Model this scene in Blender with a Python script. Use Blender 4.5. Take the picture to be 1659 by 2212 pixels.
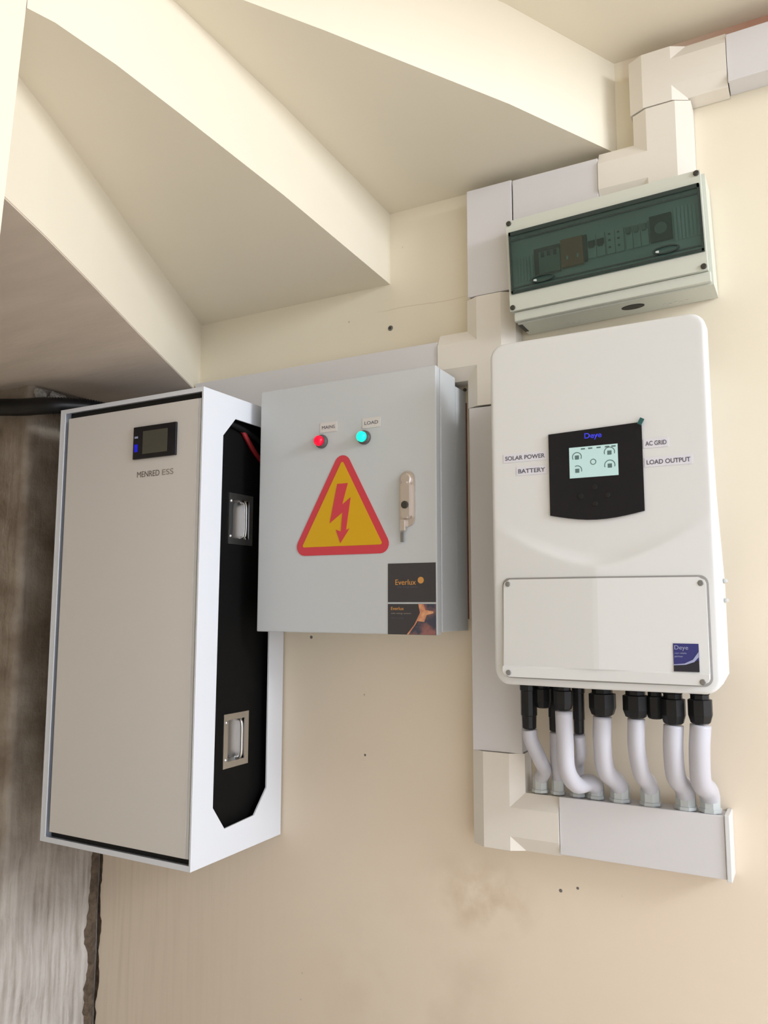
import bpy, bmesh, math, random
from mathutils import Vector, Matrix, noise

for o in list(bpy.data.objects):
    bpy.data.objects.remove(o, do_unlink=True)
scene = bpy.context.scene
COL = scene.collection
random.seed(7)

# ------------------------------------------------------------------ camera
cam_d = bpy.data.cameras.new('camera')
cam = bpy.data.objects.new('camera', cam_d)
COL.objects.link(cam)
cam_d.sensor_fit = 'VERTICAL'
cam_d.sensor_height = 24.0
cam_d.lens = 24.0 * 1709.25 / 2212.0
cam_d.clip_start = 0.02
RIGHT = Vector((0.878, 0.479, 0.001)).normalized()
FWD = Vector((-0.476, 0.872, 0.116))
FWD = (FWD - RIGHT * FWD.dot(RIGHT)).normalized()
UP = RIGHT.cross(FWD).normalized()
R3 = Matrix((RIGHT, UP, -FWD)).transposed()
cam.matrix_world = Matrix.Translation((0, -1.74, 1.45)) @ R3.to_4x4()
scene.camera = cam

# ------------------------------------------------------------------ light
world = bpy.data.worlds.new('overcast_sky')
scene.world = world
world.use_nodes = True
bg = world.node_tree.nodes['Background']
bg.inputs[0].default_value = (0.89, 0.955, 1.09, 1)
bg.inputs[1].default_value = 2.0
sun_d = bpy.data.lights.new('sun', 'SUN')
sun_d.energy = 4.5
sun_d.angle = math.radians(3)
sun_d.color = (1.0, 0.97, 0.92)
sun = bpy.data.objects.new('sun', sun_d)
COL.objects.link(sun)
sun.location = (3, -2, 3)
sun.rotation_euler = Vector((-0.40, 0.22, -0.88)).to_track_quat('-Z', 'Y').to_euler()

# area lamp added for directional light, standing in for daylight from the right
day_d = bpy.data.lights.new('added_daylight', 'AREA')
day_d.shape = 'RECTANGLE'
day_d.size = 1.0
day_d.size_y = 0.8
day_d.energy = 92
day_d.color = (0.93, 0.97, 1.0)
day = bpy.data.objects.new('added_daylight', day_d)
COL.objects.link(day)
day.location = (3.3, -1.20, 2.86)
day.rotation_euler = Vector((-0.92, 0.24, -0.22)).to_track_quat('-Z', 'Y').to_euler()

scene.view_settings.view_transform = 'Standard'
scene.view_settings.look = 'None'
scene.view_settings.gamma = 1.0
scene.view_settings.use_curve_mapping = False
scene.view_settings.exposure = -0.07


# ------------------------------------------------------------------ materials
def srgb(r, g, b):
    f = lambda c: (c / 255 / 12.92) if c / 255 <= 0.04045 else ((c / 255 + 0.055) / 1.055) ** 2.4
    return (f(r), f(g), f(b), 1)


def mat(name, col, rough=0.5, metal=0.0, var=0.0, vscale=6.0, bump=0.0, bscale=60.0, stretch=(1, 1, 1),
        emit=None, estr=0.0, dark=None, spec=0.5, coat=0.0):
    m = bpy.data.materials.new(name)
    m.use_nodes = True
    nt = m.node_tree
    b = nt.nodes['Principled BSDF']
    b.inputs['Base Color'].default_value = col
    b.inputs['Roughness'].default_value = rough
    b.inputs['Metallic'].default_value = metal
    b.inputs['Specular IOR Level'].default_value = spec
    b.inputs['Coat Weight'].default_value = coat
    if emit:
        b.inputs['Emission Color'].default_value = emit
        b.inputs['Emission Strength'].default_value = estr
    if var or bump:
        tc = nt.nodes.new('ShaderNodeTexCoord')
        mp = nt.nodes.new('ShaderNodeMapping')
        mp.inputs['Scale'].default_value = stretch
        nt.links.new(tc.outputs['Object'], mp.inputs['Vector'])
    if var:
        n = nt.nodes.new('ShaderNodeTexNoise')
        n.inputs['Scale'].default_value = vscale
        n.inputs['Detail'].default_value = 6
        nt.links.new(mp.outputs[0], n.inputs['Vector'])
        r = nt.nodes.new('ShaderNodeMapRange')
        r.inputs['From Min'].default_value = 0.3
        r.inputs['From Max'].default_value = 0.7
        nt.links.new(n.outputs['Fac'], r.inputs['Value'])
        mx = nt.nodes.new('ShaderNodeMix')
        mx.data_type = 'RGBA'
        d = dark or tuple(c * (1 - var) for c in col[:3]) + (1,)
        mx.inputs['A'].default_value = d
        mx.inputs['B'].default_value = col
        nt.links.new(r.outputs[0], mx.inputs['Factor'])
        nt.links.new(mx.outputs['Result'], b.inputs['Base Color'])
    if bump:
        n2 = nt.nodes.new('ShaderNodeTexNoise')
        n2.inputs['Scale'].default_value = bscale
        n2.inputs['Detail'].default_value = 5
        nt.links.new(mp.outputs[0], n2.inputs['Vector'])
        bp = nt.nodes.new('ShaderNodeBump')
        bp.inputs['Strength'].default_value = bump
        bp.inputs['Distance'].default_value = 0.01
        nt.links.new(n2.outputs['Fac'], bp.inputs['Height'])
        nt.links.new(bp.outputs[0], b.inputs['Normal'])
    return m


M = {}
M['plaster_stair'] = mat('cream_painted_plaster', (0.785, 0.725, 0.60, 1), 0.75, var=0.03, vscale=2.5, bump=0.05, bscale=25)
M['plaster_brown'] = mat('brown_grey_plaster', (0.68, 0.59, 0.51, 1), 0.85, var=0.12, vscale=4, bump=0.1, bscale=25, stretch=(1, 4, 1))  # browner, greyer tone for the lowest soffit
M['fitting'] = mat('cream_plastic', (0.75, 0.705, 0.64, 1), 0.42)
M['trunk'] = mat('white_plastic', (0.665, 0.65, 0.665, 1), 0.40)
M['white'] = mat('white_powder_coat', (0.74, 0.77, 0.83, 1), 0.40, bump=0.02, bscale=400)
M['panel'] = mat('cabinet_white_shaded', (0.71, 0.68, 0.65, 1), 0.42, bump=0.02, bscale=400)  # cabinet white again; the front's weaker, warmer light is in the colour
M['grey'] = mat('light_grey_powder_coat', (0.565, 0.59, 0.61, 1), 0.45, bump=0.03, bscale=500)
M['inverter'] = mat('inverter_white', (0.70, 0.705, 0.705, 1), 0.38, bump=0.015, bscale=500)
M['box'] = mat('pale_grey_green_plastic', (0.60, 0.62, 0.555, 1), 0.40)
M['black'] = mat('black_plastic', (0.006, 0.006, 0.007, 1), 0.42, spec=0.35)
M['blackm'] = mat('black_painted_metal', (0.003, 0.003, 0.003, 1), 0.65, spec=0.15)
M['gloss'] = mat('black_gloss_panel', (0.008, 0.008, 0.012, 1), 0.25, spec=0.3)
M['dark'] = mat('dark_gap', (0.03, 0.028, 0.025, 1), 0.6)
M['screw'] = mat('dark_screw_metal', (0.05, 0.048, 0.04, 1), 0.45, metal=0.3)
M['steel'] = mat('brushed_steel', (0.62, 0.61, 0.60, 1), 0.28, metal=1.0, var=0.15, vscale=30, stretch=(1, 1, 0.1))
M['zinc'] = mat('zinc_alloy', (0.66, 0.60, 0.56, 1), 0.33, metal=0.75)
M['screwl'] = mat('grey_screw', (0.25, 0.25, 0.25, 1), 0.4, metal=0.6)
M['red_sticker'] = mat('red_print', srgb(205, 62, 74), 0.5)
M['yellow'] = mat('yellow_print', srgb(214, 166, 10), 0.5)
M['red_cable'] = mat('red_cable', (0.25, 0.01, 0.015, 1), 0.4)
M['conduit'] = mat('white_flexible_conduit', (0.55, 0.545, 0.60, 1), 0.38)
M['coupling'] = mat('grey_coupling_plastic', (0.50, 0.53, 0.53, 1), 0.4)
M['card'] = mat('dark_card', (0.045, 0.042, 0.046, 1), 0.5)
M['blueprint'] = mat('navy_sticker', (0.025, 0.028, 0.16, 1), 0.35)
M['navydark'] = mat('dark_navy_print', (0.012, 0.012, 0.022, 1), 0.4)
M['paleblue'] = mat('pale_blue_print', (0.33, 0.36, 0.56, 1), 0.5)
M['bluetext'] = mat('glowing_blue_print', (0.03, 0.03, 0.55, 1), 0.5, emit=(0.03, 0.04, 0.9, 1), estr=0.3)  # printed wordmark given a faint glow of its own
M['inktext'] = mat('grey_ink', (0.10, 0.095, 0.13, 1), 0.6)
M['brown_ink'] = mat('dark_grey_ink', (0.16, 0.13, 0.11, 1), 0.6)
M['light_ink'] = mat('light_grey_ink', (0.30, 0.26, 0.22, 1), 0.6)
M['tape'] = mat('pale_lilac_label_tape', (0.70, 0.69, 0.76, 1), 0.5)
M['labelw'] = mat('white_label_plate', (0.66, 0.63, 0.61, 1), 0.5)
M['orange'] = mat('orange_print', (0.62, 0.30, 0.08, 1), 0.5)
M['rust'] = mat('orange_device_plastic', (0.55, 0.16, 0.05, 1), 0.5)
M['device'] = mat('pale_device_plastic', (0.62, 0.66, 0.62, 1), 0.5)
M['device2'] = mat('grey_device_plastic', (0.30, 0.30, 0.27, 1), 0.5)
M['frame_brown'] = mat('dark_brown_device_plastic', (0.10, 0.05, 0.045, 1), 0.5)
M['lcd'] = mat('lcd_screen', (0.45, 0.62, 0.62, 1), 0.3, emit=(0.50, 0.78, 0.78, 1), estr=0.20)
M['lcdink'] = mat('lcd_ink', (0.10, 0.17, 0.17, 1), 0.4)
M['lcdoff'] = mat('unlit_screen', (0.075, 0.072, 0.055, 1), 0.25)
M['led_blue'] = mat('blue_led', (0.01, 0.01, 0.3, 1), 0.4, emit=(0.0, 0.0, 1, 1), estr=0.35)
M['teal_film'] = mat('teal_film', (0.02, 0.10, 0.10, 1), 0.3)
M['bezel'] = mat('dark_lamp_bezel', (0.10, 0.09, 0.09, 1), 0.35)
M['maroon'] = mat('dull_maroon', (0.20, 0.07, 0.07, 1), 0.7)
M['lens_red'] = mat('lit_red_lens', (0.6, 0.0, 0.02, 1), 0.3, emit=(1.0, 0.0, 0.035, 1), estr=0.85)
M['lens_green'] = mat('lit_green_lens', (0.0, 0.5, 0.4, 1), 0.3, emit=(0.01, 0.95, 0.72, 1), estr=0.9)
M['mortar_light'] = mat('pale_mortar', (0.62, 0.59, 0.54, 1), 0.95, var=0.45, vscale=60, bump=0.6, bscale=120)
M['floor'] = mat('concrete_floor', (0.56, 0.53, 0.49, 1), 0.8, var=0.15, vscale=3)
M['plug'] = mat('grey_wall_plug', (0.16, 0.15, 0.14, 1), 0.6, bump=0.3, bscale=300)
M['panel_back'] = mat('white_inner_cover', (0.60, 0.64, 0.62, 1), 0.5)


def plaster_wall():
    m = bpy.data.materials.new('cream_wall_plaster')
    m.use_nodes = True
    nt = m.node_tree
    N, Lk = nt.nodes, nt.links
    b = N['Principled BSDF']
    b.inputs['Roughness'].default_value = 0.78
    geo = N.new('ShaderNodeNewGeometry')
    sep = N.new('ShaderNodeSeparateXYZ')
    Lk.new(geo.outputs['Position'], sep.inputs[0])

    def noise_(scale, stretch=(1, 1, 1), detail=6):
        mp = N.new('ShaderNodeMapping')
        mp.inputs['Scale'].default_value = stretch
        Lk.new(geo.outputs['Position'], mp.inputs['Vector'])
        n = N.new('ShaderNodeTexNoise')
        n.inputs['Scale'].default_value = scale
        n.inputs['Detail'].default_value = detail
        Lk.new(mp.outputs[0], n.inputs['Vector'])
        return n.outputs['Fac']

    def rng(src, a, b_, c=0.0, d=1.0):
        r = N.new('ShaderNodeMapRange')
        r.inputs['From Min'].default_value = a
        r.inputs['From Max'].default_value = b_
        r.inputs['To Min'].default_value = c
        r.inputs['To Max'].default_value = d
        Lk.new(src, r.inputs['Value'])
        return r.outputs[0]

    def mth(op, a, b_):
        n = N.new('ShaderNodeMath')
        n.operation = op
        for i, v in enumerate((a, b_)):
            if isinstance(v, (int, float)):
                n.inputs[i].default_value = v
            else:
                Lk.new(v, n.inputs[i])
        return n.outputs[0]

    def mix(fac, a, b_):
        n = N.new('ShaderNodeMix')
        n.data_type = 'RGBA'
        Lk.new(fac, n.inputs['Factor'])
        for k, v in (('A', a), ('B', b_)):
            if isinstance(v, tuple):
                n.inputs[k].default_value = v
            else:
                Lk.new(v, n.inputs[k])
        return n.outputs['Result']

    # paint is thin and dirtier low on the wall, where bare skim coat shows through
    low = rng(sep.outputs['Z'], 1.9, 0.9)
    mott = rng(noise_(2.3), 0.3, 0.7, 0.75, 1.0)
    c = mix(mth('MULTIPLY', low, mott), (0.80, 0.735, 0.595, 1), (0.78, 0.66, 0.53, 1))
    # vertical trowel / brush streaks near the unpainted end at the left
    left = mth('MULTIPLY', rng(sep.outputs['X'], -1.2, -1.85), rng(sep.outputs['Z'], 1.5, 0.9))
    streak = rng(noise_(60, (1, 1, 0.05)), 0.45, 0.75)
    c = mix(mth('MULTIPLY', mth('MULTIPLY', left, streak), 0.2), c, (0.40, 0.34, 0.25, 1))
    # tan stain patch under the lower trunking
    dx = mth('DIVIDE', mth('SUBTRACT', sep.outputs['X'], -0.70), 0.15)
    dz = mth('DIVIDE', mth('SUBTRACT', sep.outputs['Z'], 0.80), 0.10)
    rr = mth('SQRT', mth('ADD', mth('MULTIPLY', dx, dx), mth('MULTIPLY', dz, dz)), 0)
    patch = mth('MULTIPLY', rng(rr, 1.0, 0.2), rng(noise_(14), 0.40, 0.66))
    c = mix(mth('MULTIPLY', patch, 0.7), c, (0.50, 0.38, 0.22, 1))
    dx2 = mth('DIVIDE', mth('SUBTRACT', sep.outputs['X'], -0.85), 0.35)
    dz2 = mth('DIVIDE', mth('SUBTRACT', sep.outputs['Z'], 0.55), 0.3)
    rr2 = mth('SQRT', mth('ADD', mth('MULTIPLY', dx2, dx2), mth('MULTIPLY', dz2, dz2)), 0)
    patch2 = mth('MULTIPLY', rng(rr2, 1.0, 0.2), rng(noise_(5), 0.48, 0.7))
    c = mix(mth('MULTIPLY', patch2, 0.3), c, (0.52, 0.38, 0.28, 1))
    # specks
    vor = N.new('ShaderNodeTexVoronoi')
    vor.inputs['Scale'].default_value = 9.0
    Lk.new(geo.outputs['Position'], vor.inputs['Vector'])
    spk = rng(vor.outputs['Distance'], 0.030, 0.015)
    c = mix(mth('MULTIPLY', spk, 0.45), c, (0.22, 0.17, 0.12, 1))
    # hairline cracks
    wv = rng(noise_(3.0), 0, 1, -0.02, 0.02)
    zz = mth('ADD', sep.outputs['Z'], wv)
    ln = mth('ABSOLUTE', mth('SUBTRACT', zz, 2.205), 0)
    crk = mth('MULTIPLY', rng(ln, 0.0016, 0.0006), mth('MULTIPLY', rng(sep.outputs['X'], -0.98, -0.93), rng(sep.outputs['X'], -0.70, -0.74)))
    c = mix(mth('MULTIPLY', crk, 0.3), c, (0.40, 0.30, 0.18, 1))
    # reddish shade above the right-hand trunking, painted into the wall colour
    top_shade = mth('MULTIPLY', rng(sep.outputs['Z'], 2.630, 2.645), rng(sep.outputs['X'], -0.33, -0.06, 0.15, 0.85))
    top_shade = mth('MULTIPLY', top_shade, rng(sep.outputs['X'], -0.335, -0.325))
    c = mix(top_shade, c, (0.44, 0.19, 0.12, 1))
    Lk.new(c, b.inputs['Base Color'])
    bp = N.new('ShaderNodeBump')
    bp.inputs['Strength'].default_value = 0.12
    bp.inputs['Distance'].default_value = 0.01
    Lk.new(mth('ADD', noise_(7), mth('MULTIPLY', noise_(60, (1, 1, 0.25)), 0.12)), bp.inputs['Height'])
    Lk.new(bp.outputs[0], b.inputs['Normal'])
    return m


M['wall'] = plaster_wall()


def pier_mat():
    m = bpy.data.materials.new('rough_cement_render')
    m.use_nodes = True
    nt = m.node_tree
    N, Lk = nt.nodes, nt.links
    b = N['Principled BSDF']
    b.inputs['Roughness'].default_value = 0.95
    geo = N.new('ShaderNodeNewGeometry')
    sep = N.new('ShaderNodeSeparateXYZ')
    Lk.new(geo.outputs['Position'], sep.inputs[0])
    out = []
    for sc, st in ((9, (1, 1, 1)), (70, (1, 1, 0.07)), (90, (1, 1, 1))):
        mp = N.new('ShaderNodeMapping')
        mp.inputs['Scale'].default_value = st
        Lk.new(geo.outputs['Position'], mp.inputs['Vector'])
        n = N.new('ShaderNodeTexNoise')
        n.inputs['Scale'].default_value = sc
        n.inputs['Detail'].default_value = 7
        Lk.new(mp.outputs[0], n.inputs['Vector'])
        out.append(n.outputs['Fac'])
    r = N.new('ShaderNodeMapRange')
    r.inputs['From Min'].default_value = 0.36
    r.inputs['From Max'].default_value = 0.66
    Lk.new(out[0], r.inputs['Value'])
    mx = N.new('ShaderNodeMix')
    mx.data_type = 'RGBA'
    mx.inputs['A'].default_value = (0.20, 0.155, 0.115, 1)
    mx.inputs['B'].default_value = (0.36, 0.31, 0.255, 1)
    Lk.new(r.outputs[0], mx.inputs['Factor'])
    # limewash smear over the lower part
    rz = N.new('ShaderNodeMapRange')
    rz.inputs['From Min'].default_value = 1.0
    rz.inputs['From Max'].default_value = 0.45
    Lk.new(sep.outputs['Z'], rz.inputs['Value'])
    r2 = N.new('ShaderNodeMapRange')
    r2.inputs['From Min'].default_value = 0.15
    r2.inputs['From Max'].default_value = 0.62
    Lk.new(out[1], r2.inputs['Value'])
    ml = N.new('ShaderNodeMath')
    ml.operation = 'MULTIPLY'
    Lk.new(rz.outputs[0], ml.inputs[0])
    Lk.new(r2.outputs[0], ml.inputs[1])
    mx2 = N.new('ShaderNodeMix')
    mx2.data_type = 'RGBA'
    Lk.new(ml.outputs[0], mx2.inputs['Factor'])
    Lk.new(mx.outputs['Result'], mx2.inputs['A'])
    mx2.inputs['B'].default_value = (0.66, 0.62, 0.58, 1)
    Lk.new(mx2.outputs['Result'], b.inputs['Base Color'])
    ad = N.new('ShaderNodeMath')
    ad.operation = 'ADD'
    Lk.new(out[2], ad.inputs[0])
    Lk.new(out[1], ad.inputs[1])
    bp = N.new('ShaderNodeBump')
    bp.inputs['Strength'].default_value = 0.5
    bp.inputs['Distance'].default_value = 0.006
    Lk.new(ad.outputs[0], bp.inputs['Height'])
    Lk.new(bp.outputs[0], b.inputs['Normal'])
    return m


M['pier'] = pier_mat()


def tinted_window():
    m = bpy.data.materials.new('smoked_teal_polycarbonate')
    m.use_nodes = True
    nt = m.node_tree
    nt.nodes.remove(nt.nodes['Principled BSDF'])
    tr = nt.nodes.new('ShaderNodeBsdfTransparent')
    tr.inputs[0].default_value = (0.70, 0.82, 0.81, 1)
    gl = nt.nodes.new('ShaderNodeBsdfGlossy')
    gl.inputs['Roughness'].default_value = 0.12
    gl.inputs['Color'].default_value = (0.8, 0.9, 0.9, 1)
    df = nt.nodes.new('ShaderNodeBsdfDiffuse')
    df.inputs[0].default_value = (0.045, 0.085, 0.078, 1)
    mx0 = nt.nodes.new('ShaderNodeMixShader')
    mx0.inputs[0].default_value = 0.16
    nt.links.new(tr.outputs[0], mx0.inputs[1])
    nt.links.new(df.outputs[0], mx0.inputs[2])
    mx = nt.nodes.new('ShaderNodeMixShader')
    fr = nt.nodes.new('ShaderNodeFresnel')
    fr.inputs[0].default_value = 1.45
    nt.links.new(fr.outputs[0], mx.inputs[0])
    nt.links.new(mx0.outputs[0], mx.inputs[1])
    nt.links.new(gl.outputs[0], mx.inputs[2])
    nt.links.new(mx.outputs[0], nt.nodes['Material Output'].inputs[0])
    return m


M['window'] = tinted_window()
M['window_rib'] = mat('smoked_teal_rib', (0.020, 0.036, 0.034, 1), 0.25)

# ------------------------------------------------------------------ mesh helpers
ORG = {}


def thing(name, label, cat, loc, group=None, rot=None):
    e = bpy.data.objects.new(name, None)
    e.empty_display_size = 0.05
    e.location = loc
    COL.objects.link(e)
    e['label'] = label
    e['category'] = cat
    if group:
        e['group'] = group
    ORG[e] = Vector(loc)
    if rot:
        e.rotation_euler = rot
    return e


def finish(name, bm, m, parent=None, label=None, smooth=False, origin=None):
    bmesh.ops.recalc_face_normals(bm, faces=bm.faces)
    if parent is not None:
        org = ORG[parent]
    elif origin is not None:
        org = Vector(origin)
    else:
        org = Vector((0, 0, 0))
    bmesh.ops.translate(bm, verts=bm.verts, vec=-org)
    me = bpy.data.meshes.new(name)
    bm.to_mesh(me)
    bm.free()
    me.materials.append(m)
    if smooth:
        for p in me.polygons:
            p.use_smooth = True
    o = bpy.data.objects.new(name, me)
    COL.objects.link(o)
    if parent is not None:
        o.parent = parent
    else:
        o.location = org
    ORG[o] = org
    if label:
        o['label'] = label
    return o


def tag(o, label, cat, group=None):
    o['label'] = label
    o['category'] = cat
    if group:
        o['group'] = group
    return o


def struct(o, label=None):
    o['kind'] = 'structure'
    if label:
        o['label'] = label
    return o


def add_box(bm, x0, x1, y0, y1, z0, z1, bev=0.0, seg=2):
    vs = [bm.verts.new((x, y, z)) for x in (x0, x1) for y in (y0, y1) for z in (z0, z1)]
    F = [(0, 1, 3, 2), (4, 6, 7, 5), (0, 4, 5, 1), (2, 3, 7, 6), (0, 2, 6, 4), (1, 5, 7, 3)]
    fs = [bm.faces.new([vs[i] for i in f]) for f in F]
    if bev:
        es = list({e for f in fs for e in f.edges})
        bmesh.ops.bevel(bm, geom=es, offset=bev, segments=seg, affect='EDGES', profile=0.5)
    return bm


def box(name, x0, x1, y0, y1, z0, z1, m, parent=None, bev=0.0, label=None, **k):
    bm = bmesh.new()
    add_box(bm, x0, x1, y0, y1, z0, z1, bev)
    return finish(name, bm, m, parent, label, **k)


def add_prism(bm, pts, axis, a, b, bev=0.0):
    """pts 2D polygon; axis 'y': pts are (x,z); 'x': pts are (y,z); 'z': pts are (x,y)."""
    def P(p, t):
        return {'y': (p[0], t, p[1]), 'x': (t, p[0], p[1]), 'z': (p[0], p[1], t)}[axis]
    va = [bm.verts.new(P(p, a)) for p in pts]
    vb = [bm.verts.new(P(p, b)) for p in pts]
    n = len(pts)
    fa = bm.faces.new(va)
    fb = bm.faces.new(vb[::-1])
    for i in range(n):
        bm.faces.new((va[i], va[(i + 1) % n], vb[(i + 1) % n], vb[i]))
    if bev:
        bmesh.ops.bevel(bm, geom=list(fa.edges) + list(fb.edges), offset=bev, segments=2, affect='EDGES')
    return bm


def prism(name, pts, axis, a, b, m, parent=None, bev=0.0, label=None, **k):
    bm = bmesh.new()
    add_prism(bm, pts, axis, a, b, bev)
    return finish(name, bm, m, parent, label, **k)


def plate(name, outer, holes, axis, a, b, m, parent=None, label=None):
    """extruded plate with holes"""
    def P(p, t):
        return {'y': (p[0], t, p[1]), 'x': (t, p[0], p[1]), 'z': (p[0], p[1], t)}[axis]
    bm = bmesh.new()
    loops = [outer] + holes
    for t in (a, b):
        es = []
        for lp in loops:
            vs = [bm.verts.new(P(p, t)) for p in lp]
            es += [bm.edges.new((vs[i], vs[(i + 1) % len(vs)])) for i in range(len(vs))]
        bmesh.ops.triangle_fill(bm, use_beauty=True, use_dissolve=False, edges=es)
    bm.verts.ensure_lookup_table()
    nv = len(bm.verts) // 2
    s = 0
    for lp in loops:
        k = len(lp)
        for i in range(k):
            q = (bm.verts[s + i], bm.verts[s + (i + 1) % k], bm.verts[nv + s + (i + 1) % k], bm.verts[nv + s + i])
            bm.faces.new(q)
        s += k
    return finish(name, bm, m, parent, label)


def rect(x0, x1, z0, z1):
    return [(x0, z0), (x1, z0), (x1, z1), (x0, z1)]


def rrect(x0, x1, z0, z1, r, n=6):
    out = []
    for cx, cz, a0 in ((x1 - r, z0 + r, -90), (x1 - r, z1 - r, 0), (x0 + r, z1 - r, 90), (x0 + r, z0 + r, 180)):
        for i in range(n + 1):
            a = math.radians(a0 + 90 * i / n)
            out.append((cx + r * math.cos(a), cz + r * math.sin(a)))
    return out


def circ(cx, cz, rx, rz=None, n=20, a0=0):
    rz = rz or rx
    return [(cx + rx * math.cos(a0 + 2 * math.pi * i / n), cz + rz * math.sin(a0 + 2 * math.pi * i / n)) for i in range(n)]


def frame_for(t):
    up = Vector((0, 0, 1)) if abs(t.z) < 0.9 else Vector((0, 1, 0))
    a = t.cross(up).normalized()
    return a, a.cross(t).normalized()


def smooth_path(pts, n=6):
    P = [Vector(p) for p in pts]
    P = [P[0] * 2 - P[1]] + P + [P[-1] * 2 - P[-2]]
    out = []
    for i in range(1, len(P) - 2):
        for k in range(n):
            t = k / n
            a, b, c, d = P[i - 1], P[i], P[i + 1], P[i + 2]
            out.append(0.5 * ((2 * b) + (c - a) * t + (2 * a - 5 * b + 4 * c - d) * t * t + (3 * b - a - 3 * c + d) * t ** 3))
    out.append(P[-2])
    return out


def add_tube(bm, pts, r, seg=14, rad=None, cap=True):
    rings = []
    a = None
    for i, p in enumerate(pts):
        t = (pts[min(i + 1, len(pts) - 1)] - pts[max(i - 1, 0)]).normalized()
        if a is None:
            a, b = frame_for(t)
        else:
            a = (a - t * a.dot(t)).normalized()
            b = a.cross(t)
        rr = rad(i) if rad else r
        rings.append([bm.verts.new(p + (a * math.cos(2 * math.pi * k / seg) + b * math.sin(2 * math.pi * k / seg)) * rr) for k in range(seg)])
    for q, w in zip(rings, rings[1:]):
        for k in range(seg):
            bm.faces.new((q[k], q[(k + 1) % seg], w[(k + 1) % seg], w[k]))
    if cap:
        bm.faces.new(rings[0])
        bm.faces.new(rings[-1][::-1])
    return bm


def tube(name, pts, r, m, parent=None, seg=14, rad=None, n=6, label=None, **k):
    bm = bmesh.new()
    add_tube(bm, smooth_path(pts, n), r, seg, rad)
    return finish(name, bm, m, parent, label, smooth=True, **k)


def lathe(name, c, axis, prof, m, parent=None, seg=20, smooth=False, label=None, **k):
    """prof: list of (distance along axis, radius)"""
    ax = Vector(axis).normalized()
    a, b = frame_for(ax)
    bm = bmesh.new()
    rings = []
    for d, r in prof:
        rings.append([bm.verts.new(Vector(c) + ax * d + (a * math.cos(2 * math.pi * (i + .5) / seg) + b * math.sin(2 * math.pi * (i + .5) / seg)) * r) for i in range(seg)])
    for q, w in zip(rings, rings[1:]):
        for i in range(seg):
            bm.faces.new((q[i], q[(i + 1) % seg], w[(i + 1) % seg], w[i]))
    bm.faces.new(rings[0])
    bm.faces.new(rings[-1][::-1])
    o = finish(name, bm, m, parent, label, **k)
    if smooth:
        for p in o.data.polygons:
            p.use_smooth = len(p.vertices) == 4
    return o


def text(name, body, x0, x1, zc, h, y, m, parent, label=None, th=0.0004, bold=0.0, slant=0.0, axis='y'):
    cu = bpy.data.curves.new(name, 'FONT')
    cu.body = body
    cu.size = 1.0
    cu.extrude = 0.0
    cu.offset = bold
    cu.shear = slant
    t = bpy.data.objects.new(name, cu)
    COL.objects.link(t)
    dg = bpy.context.evaluated_depsgraph_get()
    dg.update()
    me0 = bpy.data.meshes.new_from_object(t.evaluated_get(dg))
    bpy.data.objects.remove(t, do_unlink=True)
    bm = bmesh.new()
    bm.from_mesh(me0)
    bpy.data.meshes.remove(me0)
    xs = [v.co.x for v in bm.verts]
    ys = [v.co.y for v in bm.verts]
    sx = (x1 - x0) / (max(xs) - min(xs))
    sz = h / (max(ys) - min(ys))
    mx, my = min(xs), (min(ys) + max(ys)) / 2
    r = bmesh.ops.extrude_face_region(bm, geom=list(bm.faces))
    up = [g for g in r['geom'] if isinstance(g, bmesh.types.BMVert)]
    for v in bm.verts:
        v.co.z = 0
    for v in up:
        v.co.z = 1
    for v in bm.verts:
        v.co = Vector((x0 + (v.co.x - mx) * sx, y - th * v.co.z, zc + (v.co.y - my) * sz))
    return finish(name, bm, m, parent, label)


# ------------------------------------------------------------------ the setting
# back wall: a plaster coat whose left end stops raggedly against the cement pier
edge = []
z = 0.0
while z < 2.3:
    if z < 0.9:
        xx = -1.893 + 0.010 * noise.noise((z * 9, 3.1, 0)) + 0.007 * noise.noise((z * 45, 1.7, 0))
    else:
        xx = -1.895
    edge.append((xx, z))
    z += 0.014
pts = [(3.0, 0.0), (3.0, 3.0), (-1.9, 3.0)] + edge[::-1]
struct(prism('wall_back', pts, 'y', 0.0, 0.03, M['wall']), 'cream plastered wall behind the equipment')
bm = bmesh.new()
add_box(bm, -2.75, 3.0, 0.03, 0.15, 0, 3.0)
struct(finish('trim_1', bm, M['pier']), 'bare brown mortar behind the ragged plaster edge')


def rough_box(bm, x0, x1, y0, y1, z0, z1, amp, step):
    # only the front (-y) and right (+x) faces with a rounded arris between them
    prof = []
    r = 0.022
    n = int((x1 - r - x0) / step)
    for i in range(n + 1):
        prof.append((x0 + (x1 - r - x0) * i / n, y0, 0, -1))
    for i in range(1, 6):
        a = math.radians(-90 + 90 * i / 6)
        prof.append((x1 - r + r * math.cos(a), y0 + r + r * math.sin(a), math.cos(a), math.sin(a)))
    n = int((y1 - y0 - r) / step)
    for i in range(n + 1):
        prof.append((x1, y0 + r + (y1 - y0 - r) * i / n, 1, 0))
    nz = int((z1 - z0) / step)
    rows = []
    for k in range(nz + 1):
        z = z0 + (z1 - z0) * k / nz
        row = []
        for (x, y, nx, ny) in prof:
            d = amp * (noise.noise((x * 7, y * 7, z * 7)) * 1.1 + 0.5 * noise.noise((x * 30, y * 30 + 5, z * 24))
                       + 0.28 * noise.noise((x * 90, y * 90 + 5, z * 70)))
            row.append(bm.verts.new((x + nx * d, y + ny * d, z)))
        rows.append(row)
    for a, b in zip(rows, rows[1:]):
        for i in range(len(a) - 1):
            bm.faces.new((a[i], a[i + 1], b[i + 1], b[i]))
    return bm


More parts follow.
